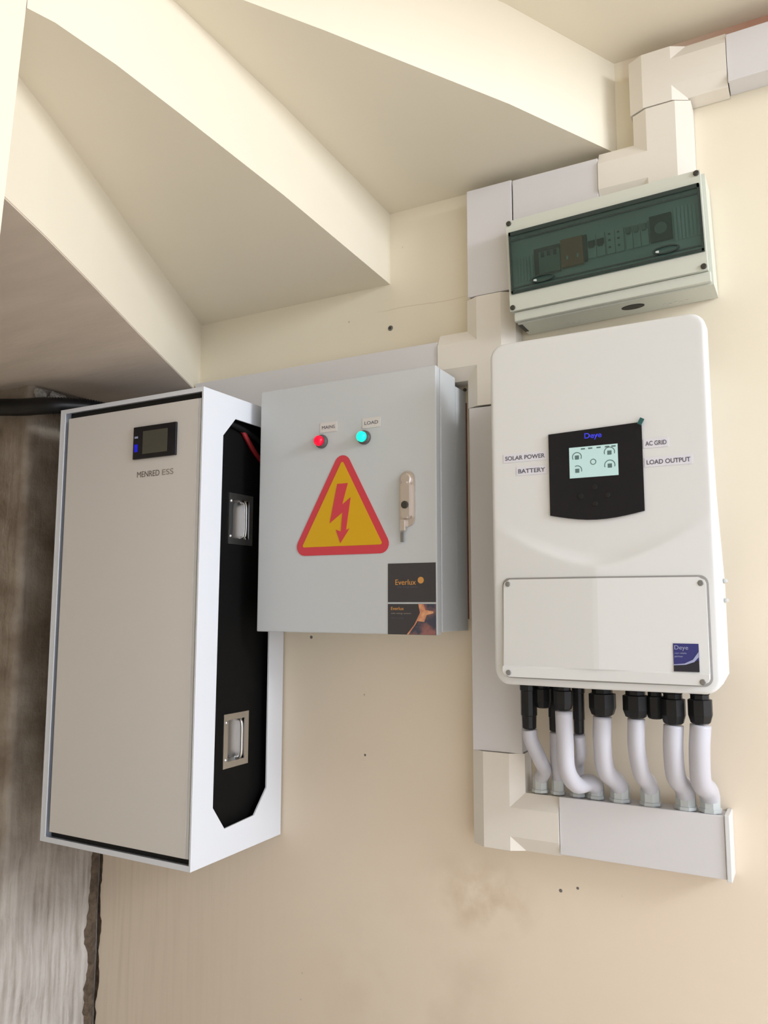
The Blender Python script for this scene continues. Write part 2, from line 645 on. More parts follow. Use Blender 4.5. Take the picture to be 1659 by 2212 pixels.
bm = bmesh.new()
rough_box(bm, -2.75, -1.915, -0.312, 0.03, 0.0, 2.066, 0.006, 0.012)
wl = struct(finish('wall_left', bm, M['pier'], smooth=True), 'rough unpainted cement pier with streaks of limewash')
for i in range(11):
    y = -0.285 + 0.026 * i + random.uniform(-.004, .004)
    s = random.uniform(0.012, 0.020)
    bm = bmesh.new()
    bmesh.ops.create_icosphere(bm, subdivisions=3, radius=s)
    for v in bm.verts:
        d = 1 + 0.5 * noise.noise(v.co * 90 + Vector((i * 3, 0, 0))) + 0.4 * noise.noise(v.co * 230)
        v.co = Vector((v.co.x * d * .8 - 1.906, v.co.y * d * 1.25 + y, v.co.z * d * 1.0 + 2.054 - s * .5 - (0.022 if i % 3 == 1 else 0.004)))
    finish('mortar_lump', bm, M['mortar_light'], wl)
M['mortar_dark'] = mat('brown_mortar', (0.20, 0.145, 0.10, 1), 0.95, var=0.5, vscale=50, bump=0.8, bscale=120)
bm = bmesh.new()
rows = []
for i in range(70):
    z = 0.05 + i * 0.0125
    w_ = 0.026 + 0.016 * noise.noise((z * 11, 4.0, 0)) + 0.009 * noise.noise((z * 50, 9.0, 0)) - 0.012 * max(0, (z - 0.6) / 0.3)
    rows.append([bm.verts.new((-1.9075 + 0.004 * noise.noise((z * 60, q * 3.0, 2)), -w_ * q, z)) for q in (0.0, 0.35, 0.7)] + [bm.verts.new((-1.9175, -w_, z))])
for a_, b_ in zip(rows, rows[1:]):
    for i in range(3):
        bm.faces.new((a_[i], a_[i + 1], b_[i + 1], b_[i]))
finish('mortar_patch', bm, M['mortar_dark'], wl)
# torn edge of skim between pier and wall
bm = bmesh.new()
pa = []
for i in range(64):
    z = 0.02 + i * 0.0132
    pa.append((-1.918 + 0.0, z))
right = [(-1.886 + 0.007 * noise.noise((p[1] * 30, 0, 0)) - 0.006, p[1]) for p in pa]
add_prism(bm, pa + right[::-1], 'y', 0.012, 0.03)
M['mortar_dark'] = mat('brown_mortar', (0.20, 0.145, 0.10, 1), 0.95, var=0.5, vscale=50, bump=0.8, bscale=120)
struct(finish('trim_2', bm, M['mortar_dark']), 'strip of torn brown mortar in the corner')

floor = struct(box('floor', -2.75, 3.0, -3.4, 0.15, -0.1, 0.0, M['floor']), 'plain concrete floor')
M['room'] = mat('added_walls_cream', (0.74, 0.66, 0.53, 1), 0.8)
struct(box('added_wall_side', -2.87, -2.75, -3.4, 0.15, 0, 3.0, M['room']), 'unseen cream wall at the closed end, added to block light')  # out of view, added to keep sky light off the left
struct(box('added_wall_front', -2.75, 1.3, -3.52, -3.4, 0, 3.0, M['room']), 'unseen cream wall opposite the equipment, added to cut front light')  # out of view, added and widened to dim the front faces
struct(box('added_ceiling_slab', -2.87, 1.3, -3.52, 0.15, 2.93, 3.05, M['room']), 'unseen flat slab over the stair, added to block light from above')  # out of view, added to stop light entering above the steps

struct(box('added_ground_outside', 3.0, 11.0, -8.0, 4.0, -0.12, -0.02, M['floor']), 'unseen concrete ground outside the opening, added to bounce light upward')  # out of view, added to throw sunlight up onto the soffits
# winding stair seen from underneath: riser lines fan out from the newel
N0 = (-1.052, -1.018)
R1 = [(-1.052, -1.018), (-1.107, -0.902), (-1.198, -0.724), (-1.325, -0.483), (-1.570, 0.0)]
R2 = [(-0.924, -1.088), (-0.913, -1.050), (-0.905, -0.945), (-0.905, -0.80), (-0.909, -0.50), (-0.932, 0.0)]
R3_ = [(-0.870, -1.08), (-0.800, -0.772), (-0.719, -0.648), (-0.617, -0.481), (-0.500, -0.290), (-0.346, 0.0)]
st = thing('staircase', 'cream plastered underside of a winding stair above the equipment', 'staircase', (-0.95, -1.2, 0.0))


def step(poly, z0, z1, m, label=None):
    bm = bmesh.new()
    add_prism(bm, poly, 'z', z0, z1)
    return finish('step', bm, m, st, label)


step([(-2.74, -0.005), (-2.74, -1.30), (-1.12, -1.30), (-1.052, -1.09)] + R1 + [(-1.570, 0.02)], 2.066, 2.50, M['plaster_stair'])
so = box('soffit_skin', 0, 0.01, 0, 0.01, 0, 0.01, M['plaster_brown'], st)
bpy.data.objects.remove(so, do_unlink=True)
bm = bmesh.new()
add_prism(bm, [(-2.74, -0.004), (-2.74, -1.29), (-1.12, -1.29), (-1.056, -1.09)] + [(p[0] - .0015, p[1]) for p in R1], 'z', 2.0635, 2.067)
finish('soffit_coat', bm, M['plaster_brown'], st, 'brown-grey layer under the lowest step')
step(R1[::-1] + [(-0.99, -1.06)] + R2, 2.276, 2.70, M['plaster_stair'])
step(R2[::-1] + R3_, 2.468, 2.90, M['plaster_stair'])
step(R3_[::-1] + [(-0.80, -1.5), (0.45, -1.5), (0.45, 0.0)], 2.689, 2.93, M['plaster_stair'])
bm = bmesh.new()
# newel: its right face runs on from the second riser line; it leans a little like the photo
bot = [(-0.920, -1.216), (-1.035, -1.16), (-1.20, -1.22), (-1.20, -1.50), (-0.920, -1.50)]
top = [(-0.920, -1.057), (-1.035, -1.00), (-1.20, -1.12), (-1.20, -1.40), (-0.920, -1.40)]
vb = [bm.verts.new((x, y, 0.0)) for x, y in bot]
vt = [bm.verts.new((x, y, 2.92)) for x, y in top]
bm.faces.new(vb)
bm.faces.new(vt[::-1])
for i in range(5):
    bm.faces.new((vb[i], vb[(i + 1) % 5], vt[(i + 1) % 5], vt[i]))
finish('newel', bm, M['plaster_stair'], st)

# ------------------------------------------------------------------ trunking
CH, CE, FD, FW = 0.030, 0.017, 0.062, 0.120


def poly3(bm, cache, pts):
    vs = []
    for p in pts:
        k = tuple(round(c, 5) for c in p)
        if k not in cache:
            cache[k] = bm.verts.new(k)
        vs.append(cache[k])
    try:
        bm.faces.new(vs)
    except ValueError:
        pass


def fit_faces(faces, xf, name, parent):
    bm = bmesh.new()
    cache = {}
    for f in faces:
        poly3(bm, cache, [xf(p) for p in f])
    return finish(name, bm, M['fitting'], parent)


def elbow(name, cx, cz, su, sv, Lh, Lv, label):
    """outer corner at (cx,cz); horizontal arm towards su, vertical arm towards sv."""
    W, c, D, e = FW, CH, FD, FD - CE
    xf = lambda p: (cx + su * p[0], -p[2], cz + sv * p[1])
    F = [
        [(c, 0, D), (W - c, 0, D), (W - c, c, D), (Lh, c, D), (Lh, W - c, D), (W - c, W - c, D), (W - c, Lv, D), (c, Lv, D)],
        [(0, 0, e), (c, 0, D), (c, Lv, D), (0, Lv, e)],
        [(W - c, W - c, D), (W, W, e), (W, Lv, e), (W - c, Lv, D)],
        [(W - c, W - c, D), (Lh, W - c, D), (Lh, W, e), (W, W, e)],
        [(W - c, c, D), (W, 0, e), (Lh, 0, e), (Lh, c, D)],
        [(W - c, c, D), (W - c, 0, D), (W, 0, e)],
        [(0, 0, e), (0, Lv, e), (0, Lv, .001), (0, 0, .001)],
        [(W, W, e), (W, Lv, e), (W, Lv, .001), (W, W, .001)],
        [(W, W, e), (Lh, W, e), (Lh, W, .001), (W, W, .001)],
        [(0, 0, .001), (Lh, 0, .001), (Lh, 0, e), (W, 0, e), (W - c, 0, D), (c, 0, D), (0, 0, e)],
        [(0, Lv, .001), (0, Lv, e), (c, Lv, D), (W - c, Lv, D), (W, Lv, e), (W, Lv, .001)],
        [(Lh, 0, .001), (Lh, 0, e), (Lh, c, D), (Lh, W - c, D), (Lh, W, e), (Lh, W, .001)],
    ]
    t = thing(name, label, 'trunking', (cx + su * W / 2, 0, cz + sv * W / 2))
    fit_faces(F, xf, 'cover', t)
    bm = bmesh.new()
    x0, x1 = sorted((cx + su * 0.004, cx + su * (Lh - 0.002)))
    z0, z1 = sorted((cz + sv * 0.004, cz + sv * (W - 0.004)))
    add_box(bm, x0, x1, -0.0005, -0.02, z0, z1)
    finish('base', bm, M['trunk'], t)
    return t


def trunk(x0, x1, z0, z1, label, group='straight trunking lengths', cap=None, horiz=True):
    t = thing('trunking', label, 'trunking', ((x0 + x1) / 2, 0, z0), group)
    # channel against the wall and the snap-on cover in front of it
    ins = 0.002
    if horiz:
        box('channel', x0 + .001, x1 - .001, -0.050, -0.0005, z0 + ins, z1 - ins, M['trunk'], t)
    else:
        box('channel', x0 + ins, x1 - ins, -0.050, -0.0005, z0 + .001, z1 - .001, M['trunk'], t)
    box('cover', x0, x1, -0.058, -0.0502, z0, z1, M['trunk'], t, bev=0.0012)
    if cap:
        box('end_cap', x1 + .0005, x1 + 0.010, -0.062, -0.0005, z0 - .003, z1 + .003, M['inverter'], t, bev=0.0015)
    return t


G = 'straight trunking lengths'
trunk(-0.106, 0.62, 2.529, 2.634, 'white trunking running off to the right just under the ceiling')
trunk(-0.576, -0.378, 2.322, 2.437, 'short white trunking behind and above the left of the breaker box')
trunk(-0.692, -0.579, 2.174, 2.440, 'upright white trunking left of the breaker box', horiz=False)
trunk(-1.534, -0.772, 1.966, 2.078, 'long white trunking behind the grey control box and battery cabinet')
trunk(-0.692, -0.578, 1.130, 1.905, 'tall upright white trunking between the control box and the inverter', horiz=False)
trunk(-0.500, -0.180, 0.934, 1.050, 'white trunking under the inverter into which the conduits drop', cap=True)
elbow('trunking_elbow', -0.306, 2.645, 1, -1, 0.199, 0.124, 'uppermost cream trunking elbow, in the corner under the ceiling')
elbow('trunking_elbow', -0.181, 2.331, -1, 1, 0.196, 0.187, 'cream trunking elbow rising above the breaker box')
elbow('trunking_elbow', -0.697, 0.927, 1, 1, 0.196, 0.202, 'lowest cream trunking elbow, left of the conduits')
# tee
W, c, D, e = FW, CH, FD, FD - CE
x0, x3 = -0.699, -0.579
x1_, x2_ = x0 + c, x3 - c
zb, zt = 1.908, 2.171
za, zd = 1.976, 2.096           # left arm outer
zb1, zc1 = za + c, zd - c
xl = -0.770
F = [
    [(x1_, zb, D), (x2_, zb, D), (x2_, zt, D), (x1_, zt, D), (x1_, zc1, D), (xl, zc1, D), (xl, zb1, D), (x1_, zb1, D)],
    [(x2_, zb, D), (x3, zb, e), (x3, zt, e), (x2_, zt, D)],
    [(x1_, zc1, D), (x1_, zt, D), (x0, zt, e), (x0, zd, e)],
    [(x1_, zc1, D), (x0, zd, e), (xl, zd, e), (xl, zc1, D)],
    [(x1_, zb1, D), (xl, zb1, D), (xl, za, e), (x0, za, e)],
    [(x1_, zb1, D), (x0, za, e), (x0, zb, e), (x1_, zb, D)],
    [(x3, zb, e), (x3, zt, e), (x3, zt, .001), (x3, zb, .001)],
    [(x0, zd, e), (x0, zt, e), (x0, zt, .001), (x0, zd, .001)],
    [(x0, za, e), (x0, zb, e), (x0, zb, .001), (x0, za, .001)],
    [(x0, zd, e), (xl, zd, e), (xl, zd, .001), (x0, zd, .001)],
    [(x0, za, e), (xl, za, e), (xl, za, .001), (x0, za, .001)],
    [(x0, zb, .001), (x0, zb, e), (x1_, zb, D), (x2_, zb, D), (x3, zb, e), (x3, zb, .001)],
    [(x0, zt, .001), (x0, zt, e), (x1_, zt, D), (x2_, zt, D), (x3, zt, e), (x3, zt, .001)],
    [(xl, za, .001), (xl, za, e), (xl, zb1, D), (xl, zc1, D), (xl, zd, e), (xl, zd, .001)],
]
t = thing('trunking_tee', 'cream trunking tee at the upper right corner of the control box', 'trunking', (-0.64, 0, 1.908))
fit_faces(F, lambda p: (p[0], -p[2], p[1]), 'cover', t)
box('base', -0.690, -0.588, -0.02, -0.0005, 1.912, 2.168, M['trunk'], t)

# ------------------------------------------------------------------ battery cabinet
X0, X1, Y0, Z0, Z1 = -1.743, -1.249, -0.342, 0.862, 1.962
bc = thing('battery_cabinet', 'tall white wall-hung battery cabinet at the left with a black side opening', 'cabinet', ((X0 + X1) / 2, -0.17, Z0))
octo = [(-0.272, 0.984), (-0.229, 0.928), (-0.118, 0.934), (-0.069, 0.991), (-0.069, 1.852), (-0.112, 1.908), (-0.223, 1.908), (-0.268, 1.858)]
plate('side_panel', rect(Y0, -0.006, Z0, Z1), [octo], 'x', X1 - 0.004, X1, M['white'], bc)
box('side_panel', X0, X0 + 0.004, Y0, -0.006, Z0, Z1, M['white'], bc)
box('top_panel', X0 + .004, X1 - .004, Y0, -0.006, Z1 - 0.003, Z1, M['white'], bc)
box('bottom_panel', X0 + .004, X1 - .004, Y0, -0.006, Z0, Z0 + 0.003, M['white'], bc)
box('back_panel', X0 + .004, X1 - .004, -0.012, -0.006, Z0 + .003, Z1 - .003, M['white'], bc)
plate('front_lip', rect(X0 + .0041, X1 - .0041, Z0 + .003, Z1 - .003), [rect(X0 + .018, X1 - .0048, Z0 + .012, Z1 - .011)], 'y', Y0 + 0.0002, Y0 + 0.0022, M['white'], bc)
rim = box('gap_backing', X0 + .005, X1 - .005, Y0 + 0.030, Y0 + 0.032, Z0 + .004, Z1 - .004, M['dark'], bc)
door = box('door', -1.716, -1.2685, Y0 + 0.004, Y0 + 0.017, 0.886, 1.937, M['panel'], bc, bev=0.0012)
box('edge_fold', -1.2682, -1.2610, Y0 + 0.006, Y0 + 0.017, 0.886, 1.937, M['inverter'], bc, label='bright folded edge of the door')
fy = Y0 + 0.0038
disp = box('display', -1.471, -1.331, fy - 0.006, fy, 1.805, 1.886, M['gloss'], bc, bev=0.001)
box('screen', -1.438, -1.357, fy - 0.0068, fy - 0.006, 1.816, 1.873, M['lcdoff'], disp)
box('status_light', -1.466, -1.455, fy - 0.0068, fy - 0.006, 1.823, 1.842, M['led_blue'], disp)
box('status_light', -1.466, -1.455, fy - 0.0068, fy - 0.006, 1.857, 1.862, M['paleblue'], disp)
text('lettering', 'MENRED', -1.459, -1.385, 1.767, 0.014, fy, M['brown_ink'], bc, bold=0.0)
text('lettering', 'ESS', -1.376, -1.340, 1.767, 0.014, fy, M['light_ink'], bc)
# battery module seen through the side opening
bx = X1 - 0.026
holes = [rect(-0.196, -0.132, 1.614, 1.712), rect(-0.196, -0.132, 1.070, 1.172)]
mod = plate('battery_module', rect(-0.315, -0.03, 0.89, 1.95), holes, 'x', bx - 0.006, bx, M['blackm'], bc)
for zc in (1.663, 1.121):
    h = plate('handle', rect(-0.212, -0.117, zc - 0.064, zc + 0.064), [rect(-0.196, -0.132, zc - 0.049, zc + 0.049)], 'x', bx, bx + 0.003, M['steel'], bc, 'recessed steel lifting handle')
    bm = bmesh.new()
    add_box(bm, bx - 0.030, bx - 0.026, -0.198, -0.130, zc - 0.051, zc + 0.051)
    finish('recess', bm, M['steel'], h)
    bm = bmesh.new()
    for yy in (-0.198, -0.132):
        add_box(bm, bx - 0.026, bx - 0.0005, yy, yy + 0.002, zc - 0.051, zc + 0.051)
    for z_ in (zc - 0.051, zc + 0.049):
        add_box(bm, bx - 0.026, bx - 0.0005, -0.196, -0.130, z_, z_ + 0.002)
    finish('recess_wall', bm, M['steel'], h)
    tube('grip', [(bx - 0.012, -0.148, zc - 0.047), (bx + 0.004, -0.148, zc - 0.040), (bx + 0.006, -0.148, zc), (bx + 0.004, -0.148, zc + 0.040), (bx - 0.012, -0.148, zc + 0.047)], 0.0045, M['steel'], h, seg=10)
    for dz in (-0.044, 0.044):
        lathe('rivet', (bx + 0.003, -0.203, zc + dz), (1, 0, 0), [(0, .004), (.0015, .004), (.003, .002)], M['steel'], h, seg=10)
for k, (dy, mm, nm, lb) in enumerate(((0.0, M['red_cable'], 'battery_cable', 'red cable'), (0.0, M['black'], 'battery_cable', 'black cable'))):
    if k == 0:
        pts = [(bx + 0.006, -0.175, 1.895), (bx + 0.008, -0.150, 1.868), (bx + 0.008, -0.120, 1.842), (bx + 0.006, -0.075, 1.815), (bx + .004, -0.045, 1.80)]
        rr = 0.0065
    else:
        pts = [(bx + 0.006, -0.225, 1.900), (bx + 0.008, -0.175, 1.893), (bx + 0.008, -0.120, 1.880), (bx + 0.006, -0.075, 1.862), (bx + .004, -0.045, 1.84)]
        rr = 0.008
    tube(nm, pts, rr, mm, bc, seg=10, label=lb)

# ------------------------------------------------------------------ control box
cx0, cx1, cz0, cz1 = -1.210, -0.723, 1.386, 1.984
cb = thing('control_box', 'light grey steel control box with a lightning warning triangle on its door', 'electrical box', ((cx0 + cx1) / 2, -0.08, cz0))
box('body', cx0 + 0.003, cx1, -0.148, -0.0655, cz0 + .004, cz1 - .003, M['grey'], cb, bev=0.002)
bm = bmesh.new()
add_box(bm, cx0 + 0.010, cx1 - 0.034 + 0.034, -0.0655, -0.004, cz0 + .004, 1.960)
finish('back_box', bm, M['grey'], cb)
box('back_strip', cx1 - 0.006, cx1 + 0.002, -0.0038, -0.0005, cz0 + 0.03, cz1 - 0.05, M['maroon'], cb, label='thin maroon strip against the wall')  # thin maroon strip along the rear edge of the box
box('door', cx0 - 0.002, cx1 - 0.002, -0.170, -0.1495, cz0 - 0.002, cz1, M['grey'], cb, bev=0.0022)
fy = -0.1702
for nm, lx, lz, ml in (('red', -1.026, 1.838, 'lens_red'), ('green', -0.908, 1.836, 'lens_green')):
    L_ = lathe('indicator_lamp', (lx, fy, lz), (0, -1, 0), [(0, .0165), (.006, .0165), (.008, .0145), (.013, .0140)], M['bezel'], cb, seg=24, label='lit %s indicator lamp' % nm)
    lathe('lens', (lx, fy - .013, lz), (0, -1, 0), [(0, .0125), (.006, .0122), (.010, .0095), (.012, .005)], M[ml], L_, seg=24, smooth=True)
    lx2 = lx + 0.018
    p = box('label_plate', lx2 - 0.024, lx2 + 0.024, fy - 0.001, fy, lz + 0.022, lz + 0.046, M['labelw'], cb)
    text('lettering', 'MAINS' if nm == 'red' else 'LOAD', lx2 - 0.018, lx2 + 0.018, lz + 0.034, 0.008, fy - 0.001, M['inktext'], p)


def rounded_tri(pts, r, n=6):
    out = []
    k = len(pts)
    for i in range(k):
        p = Vector(pts[i]); a = Vector(pts[i - 1]); b = Vector(pts[(i + 1) % k])
        u = (a - p).normalized(); v = (b - p).normalized()
        half = math.acos(max(-1, min(1, u.dot(v)))) / 2
        d = r / math.tan(half)
        s, e_ = p + u * d, p + v * d
        cc = p + (u + v).normalized() * (r / math.sin(half))
        a0 = math.atan2(s.y - cc.y, s.x - cc.x)
        a1 = math.atan2(e_.y - cc.y, e_.x - cc.x)
        while a1 - a0 > math.pi: a1 -= 2 * math.pi
        while a1 - a0 < -math.pi: a1 += 2 * math.pi
        for j in range(n + 1):
            t_ = a0 + (a1 - a0) * j / n
            out.append((cc.x + r * math.cos(t_), cc.y + r * math.sin(t_)))
    return out


ws = prism('warning_sign', rounded_tri([(-1.110, 1.565), (-0.829, 1.565), (-0.968, 1.824)], 0.022), 'y', fy - 0.0012, fy, M['red_sticker'], cb, label='triangular red and yellow high voltage sticker')
prism('yellow_field', rounded_tri([(-1.080, 1.585), (-0.859, 1.585), (-0.968, 1.788)], 0.004), 'y', fy - 0.0020, fy - 0.0012, M['yellow'], ws)
bolt = [(-0.981, 1.732), (-0.952, 1.732), (-0.967, 1.682), (-0.944, 1.698), (-0.956, 1.622), (-0.947, 1.625),
        (-0.971, 1.592), (-0.984, 1.624), (-0.970, 1.619), (-0.966, 1.664), (-1.001, 1.640)]
prism('lightning_bolt', bolt, 'y', fy - 0.0028, fy - 0.0020, M['red_sticker'], ws)
# swing handle lock
hx = -0.796
hb = prism('door_handle', rrect(hx - .019, hx + .019, 1.622, 1.748, .0185), 'y', fy - 0.004, fy, M['zinc'], cb, bev=0.0012, label='zinc swing handle with key lock')
prism('lever', rrect(hx - .010, hx + .011, 1.640, 1.722, .006), 'y', fy - 0.016, fy - 0.004, M['zinc'], hb, bev=0.003)
lathe('pivot', (hx - .0, fy - .004, 1.728), (0, -1, 0), [(0, .0145), (.007, .014), (.009, .011)], M['zinc'], hb, seg=20)
lathe('key_cylinder', (hx + .001, fy - .016, 1.670), (0, -1, 0), [(0, .0085), (.003, .0085), (.004, .006)], M['screw'], hb, seg=16)
box('catch', hx - .014, hx - .001, fy - 0.012, fy - .004, 1.612, 1.638, M['zinc'], hb, bev=0.002)
box('key', hx - .016, hx - .008, fy - 0.006, fy - .003, 1.588, 1.611, M['screwl'], hb, bev=0.001)
# two contractor's cards
c1 = box('sticker', -0.846, -0.728, fy - 0.0008, fy, 1.455, 1.541, M['card'], cb, label='dark sticker with an orange wordmark')
text('wordmark', 'Everlux', -0.827, -0.776, 1.499, 0.012, fy - 0.0008, M['orange'], c1)
lathe('sun_mark', (-0.764, fy - .0008, 1.503), (0, -1, 0), [(0, .0075), (.0005, .0075)], M['orange'], c1, seg=12)
text('small_print', 'solar energy systems', -0.822, -0.772, 1.488, 0.005, fy - 0.0008, M['inktext'], c1)


def card_mat():
    m = bpy.data.materials.new('printed_dusk_photo')
    m.use_nodes = True
    nt = m.node_tree
    b = nt.nodes['Principled BSDF']
    geo = nt.nodes.new('ShaderNodeNewGeometry')
    n = nt.nodes.new('ShaderNodeTexNoise')
    n.inputs['Scale'].default_value = 45
    n.inputs['Detail'].default_value = 3
    nt.links.new(geo.outputs['Position'], n.inputs['Vector'])
    r = nt.nodes.new('ShaderNodeValToRGB')
    r.color_ramp.elements[0].position = 0.42
    r.color_ramp.elements[0].color = (0.05, 0.055, 0.085, 1)
    r.color_ramp.elements[1].position = 0.66
    r.color_ramp.elements[1].color = (0.30, 0.13, 0.12, 1)
    nt.links.new(n.outputs['Fac'], r.inputs['Fac'])
    nt.links.new(r.outputs[0], b.inputs['Base Color'])
    return m


M['cardphoto'] = card_mat()
c2 = box('sticker', -0.846, -0.728, fy - 0.0008, fy, 1.384, 1.451, M['card'], cb, label='dark sticker with a dusk photograph of glowing lights')
prism('photo_print', [(-0.795, 1.3845), (-0.7285, 1.3845), (-0.7285, 1.4505), (-0.762, 1.4505), (-0.766, 1.430), (-0.772, 1.408)], 'y', fy - 0.0012, fy - 0.0008, M['cardphoto'], c2)
M['glow_print'] = mat('peach_print', (0.78, 0.42, 0.22, 1), 0.5, var=0.5, vscale=80, dark=(0.50, 0.16, 0.10, 1))
prism('glow_print', [(-0.7985, 1.3845), (-0.794, 1.3845), (-0.778, 1.405), (-0.772, 1.414), (-0.756, 1.412), (-0.750, 1.427), (-0.734, 1.431), (-0.734, 1.435), (-0.753, 1.438), (-0.757, 1.4505), (-0.770, 1.4505), (-0.766, 1.432), (-0.7745, 1.416), (-0.780, 1.406)], 'y', fy - 0.0015, fy - 0.0012, M['glow_print'], c2)
text('wordmark', 'Everlux', -0.838, -0.806, 1.441, 0.007, fy - 0.0008, M['orange'], c2)
text('small_print', 'solar energy systems', -0.838, -0.788, 1.430, 0.004, fy - 0.0008, M['light_ink'], c2)
text('small_print', 'call for a quote', -0.838, -0.806, 1.420, 0.0035, fy - 0.0008, M['inktext'], c2)
lathe('mounting_screw', (cx1 + 0.003, -0.012, cz1 - 0.020), (0, -1, 0), [(0, .004), (.004, .004), (.005, .003)], M['screw'], cb, seg=10)

# ------------------------------------------------------------------ inverter
ix0, ix1, iz0, iz1 = -0.572, -0.153, 1.294, 1.985
icx = -0.363
inv = thing('inverter', 'large white hybrid solar inverter with a black control panel at the right', 'inverter', (icx, -0.12, iz0))
IR = 0.030


def cover_depth(x, z):
    """how far the moulded front stands out of the flat face (V shaped keel below the arc)"""
    u = abs(x - icx) / 0.205
    if u >= 1:
        return 0.0
    za = 1.522 + 0.052 * (u / 0.73) ** 1.5
    pk = 0.0115 * (1 - u)
    if z >= za:
        t_ = (z - za) / 0.027
        if t_ >= 1:
            return 0.0
        s = 1 - t_
        return pk * s * s
    return pk


bm = bmesh.new()
nx, nz = 76, 150
yF = -0.235
RB = 0.008
def ulist(n, w, r):
    # parameter list 0..w with extra lines near both borders
    a = [r * (1 - math.cos(math.pi / 2 * i / 5)) for i in range(6)]
    mid = [r + (w - 2 * r) * i / n for i in range(1, n)]
    return a + mid + [w - q for q in a[::-1]]
hw = (ix1 - ix0) / 2
zs = ulist(nz, iz1 - iz0, RB)
xs = ulist(nx, 2 * hw, RB)
grid = []
for dz in zs:
    z = iz0 + dz
    dd = min(dz, iz1 - iz0 - dz)
    inset = 0.0
    if dd < IR:
        inset = IR - math.sqrt(max(0, IR * IR - (IR - dd) ** 2))
    row = []
    for dx in xs:
        f = (dx - hw) / hw
        x = icx + f * (hw - inset)
        # distance to the border
        db = min(dd, (1 - abs(f)) * (hw - inset))
        if dd < IR and abs(x - icx) > hw - IR:
            cxr = hw - IR
            db = IR - math.hypot(abs(x - icx) - cxr, IR - dd)
            db = max(0, db)
        y = yF
        if db < RB:
            y = yF + RB - math.sqrt(max(0, RB * RB - (RB - db) ** 2))
        row.append(bm.verts.new((x, y - cover_depth(x, z), z)))
    grid.append(row)
for a, b in zip(grid, grid[1:]):
    for i in range(len(a) - 1):
        bm.faces.new((a[i], a[i + 1], b[i + 1], b[i]))
# skirt
loop = grid[0] + [r[-1] for r in grid[1:]] + grid[-1][-2::-1] + [r[0] for r in grid[-2:0:-1]]
back = [bm.verts.new((v.co.x, -0.203, v.co.z)) for v in loop]
for i in range(len(loop)):
    j = (i + 1) % len(loop)
    bm.faces.new((loop[i], loop[j], back[j], back[i]))
front = finish('front_cover', bm, M['inverter'], inv, smooth=True)
# rear casing, deeper at the bottom, and the heat sink behind it
prof = [(-0.2025, 1.972), (-0.190, 1.972), (-0.180, 1.80), (-0.150, 1.655), (-0.120, 1.59), (-0.085, 1.51), (-0.070, 1.49), (-0.070, 1.318), (-0.2025, 1.306)]
prism('rear_casing', prof, 'x', -0.566, -0.157, M['inverter'], inv, bev=0.002)
bm = bmesh.new()
add_box(bm, -0.532, -0.196, -0.069, -0.004, 1.34, 1.93)
for i in range(17):
    xx = -0.528 + i * 0.0203
    add_box(bm, xx, xx + 0.004, -0.178, -0.069, 1.62, 1.93)
finish('heat_sink', bm, M['steel'], inv)
box('side_clip', -0.1565, -0.1515, -0.110, -0.074, 1.455, 1.462, M['coupling'], inv, bev=0.001)
box('side_clip', -0.1565, -0.1515, -0.110, -0.074, 1.492, 1.499, M['coupling'], inv, bev=0.001)
lathe('isolator_knob', (-0.566, -0.16, 1.425), (-1, 0, 0), [(0, .012), (.008, .012), (.009, .009), (.018, .007)], M['black'], inv, seg=14, label='small black isolator knob on the left side')
# lower wiring cover following the keel
def keel(x, z):
    u = abs(x - icx) / 0.205
    if z < 1.330:
        return 0.0135
    p = 0.017 * (1 - u) * (0.62 + 0.38 * (z - 1.33) / 0.17)
    return p


wx0, wx1, wz0, wz1, wr = -0.547, -0.172, 1.311, 1.499, 0.013
out = rrect(wx0, wx1, wz0, wz1, wr, 5)
bm = bmesh.new()
nxs, nzs = 40, 34
g = []
for k in range(nzs + 1):
    z = wz0 + (wz1 - wz0) * k / nzs
    if k == 4:
        z = 1.3295
    if k == 5:
        z = 1.3325
    dd = min(z - wz0, wz1 - z)
    ins = wr - math.sqrt(max(0, wr * wr - (wr - dd) ** 2)) if dd < wr else 0
    row = []
    for i in range(nxs + 1):
        f = -1 + 2 * i / nxs
        x = (wx0 + wx1) / 2 + f * ((wx1 - wx0) / 2 - ins)
        base = max(cover_depth(x, z), 0)
        yy = yF - base - 0.006
        if z < 1.331:
            yy = yF - max(base * 0.0 + 0.0, 0) - 0.020
        else:
            tt = (z - 1.3325) / (wz1 - 1.3325)
            yy = yF - base - 0.006 - 0.006 * (1 - tt)
        row.append(bm.verts.new((x, yy, z)))
    g.append(row)
for a, b in zip(g, g[1:]):
    for i in range(nxs):
        bm.faces.new((a[i], a[i + 1], b[i + 1], b[i]))
loop = g[0] + [r[-1] for r in g[1:]] + g[-1][-2::-1] + [r[0] for r in g[-2:0:-1]]
back = [bm.verts.new((v.co.x, min(v.co.y + 0.03, yF + 0.004), v.co.z)) for v in loop]
for i in range(len(loop)):
    j = (i + 1) % len(loop)
    bm.faces.new((loop[i], loop[j], back[j], back[i]))
wcov = finish('wiring_cover', bm, M['inverter'], inv)
for sx, sz in ((-0.5375, 1.490), (-0.1805, 1.488), (-0.5345, 1.319), (-0.1825, 1.317)):
    yy = yF - (cover_depth(sx, sz) + 0.0062 if sz > 1.4 else 0.0202)
    lathe('screw', (sx, yy, sz), (0, -1, 0), [(-.002, .0052), (.0012, .0052), (.002, .0040)], M['screwl'], wcov, seg=12)
# groove around the wiring cover: a grey ring gives its shade by colour
bm = bmesh.new()
M['groove_shade'] = mat('grey_groove_shade', (0.30, 0.29, 0.28, 1), 0.6)


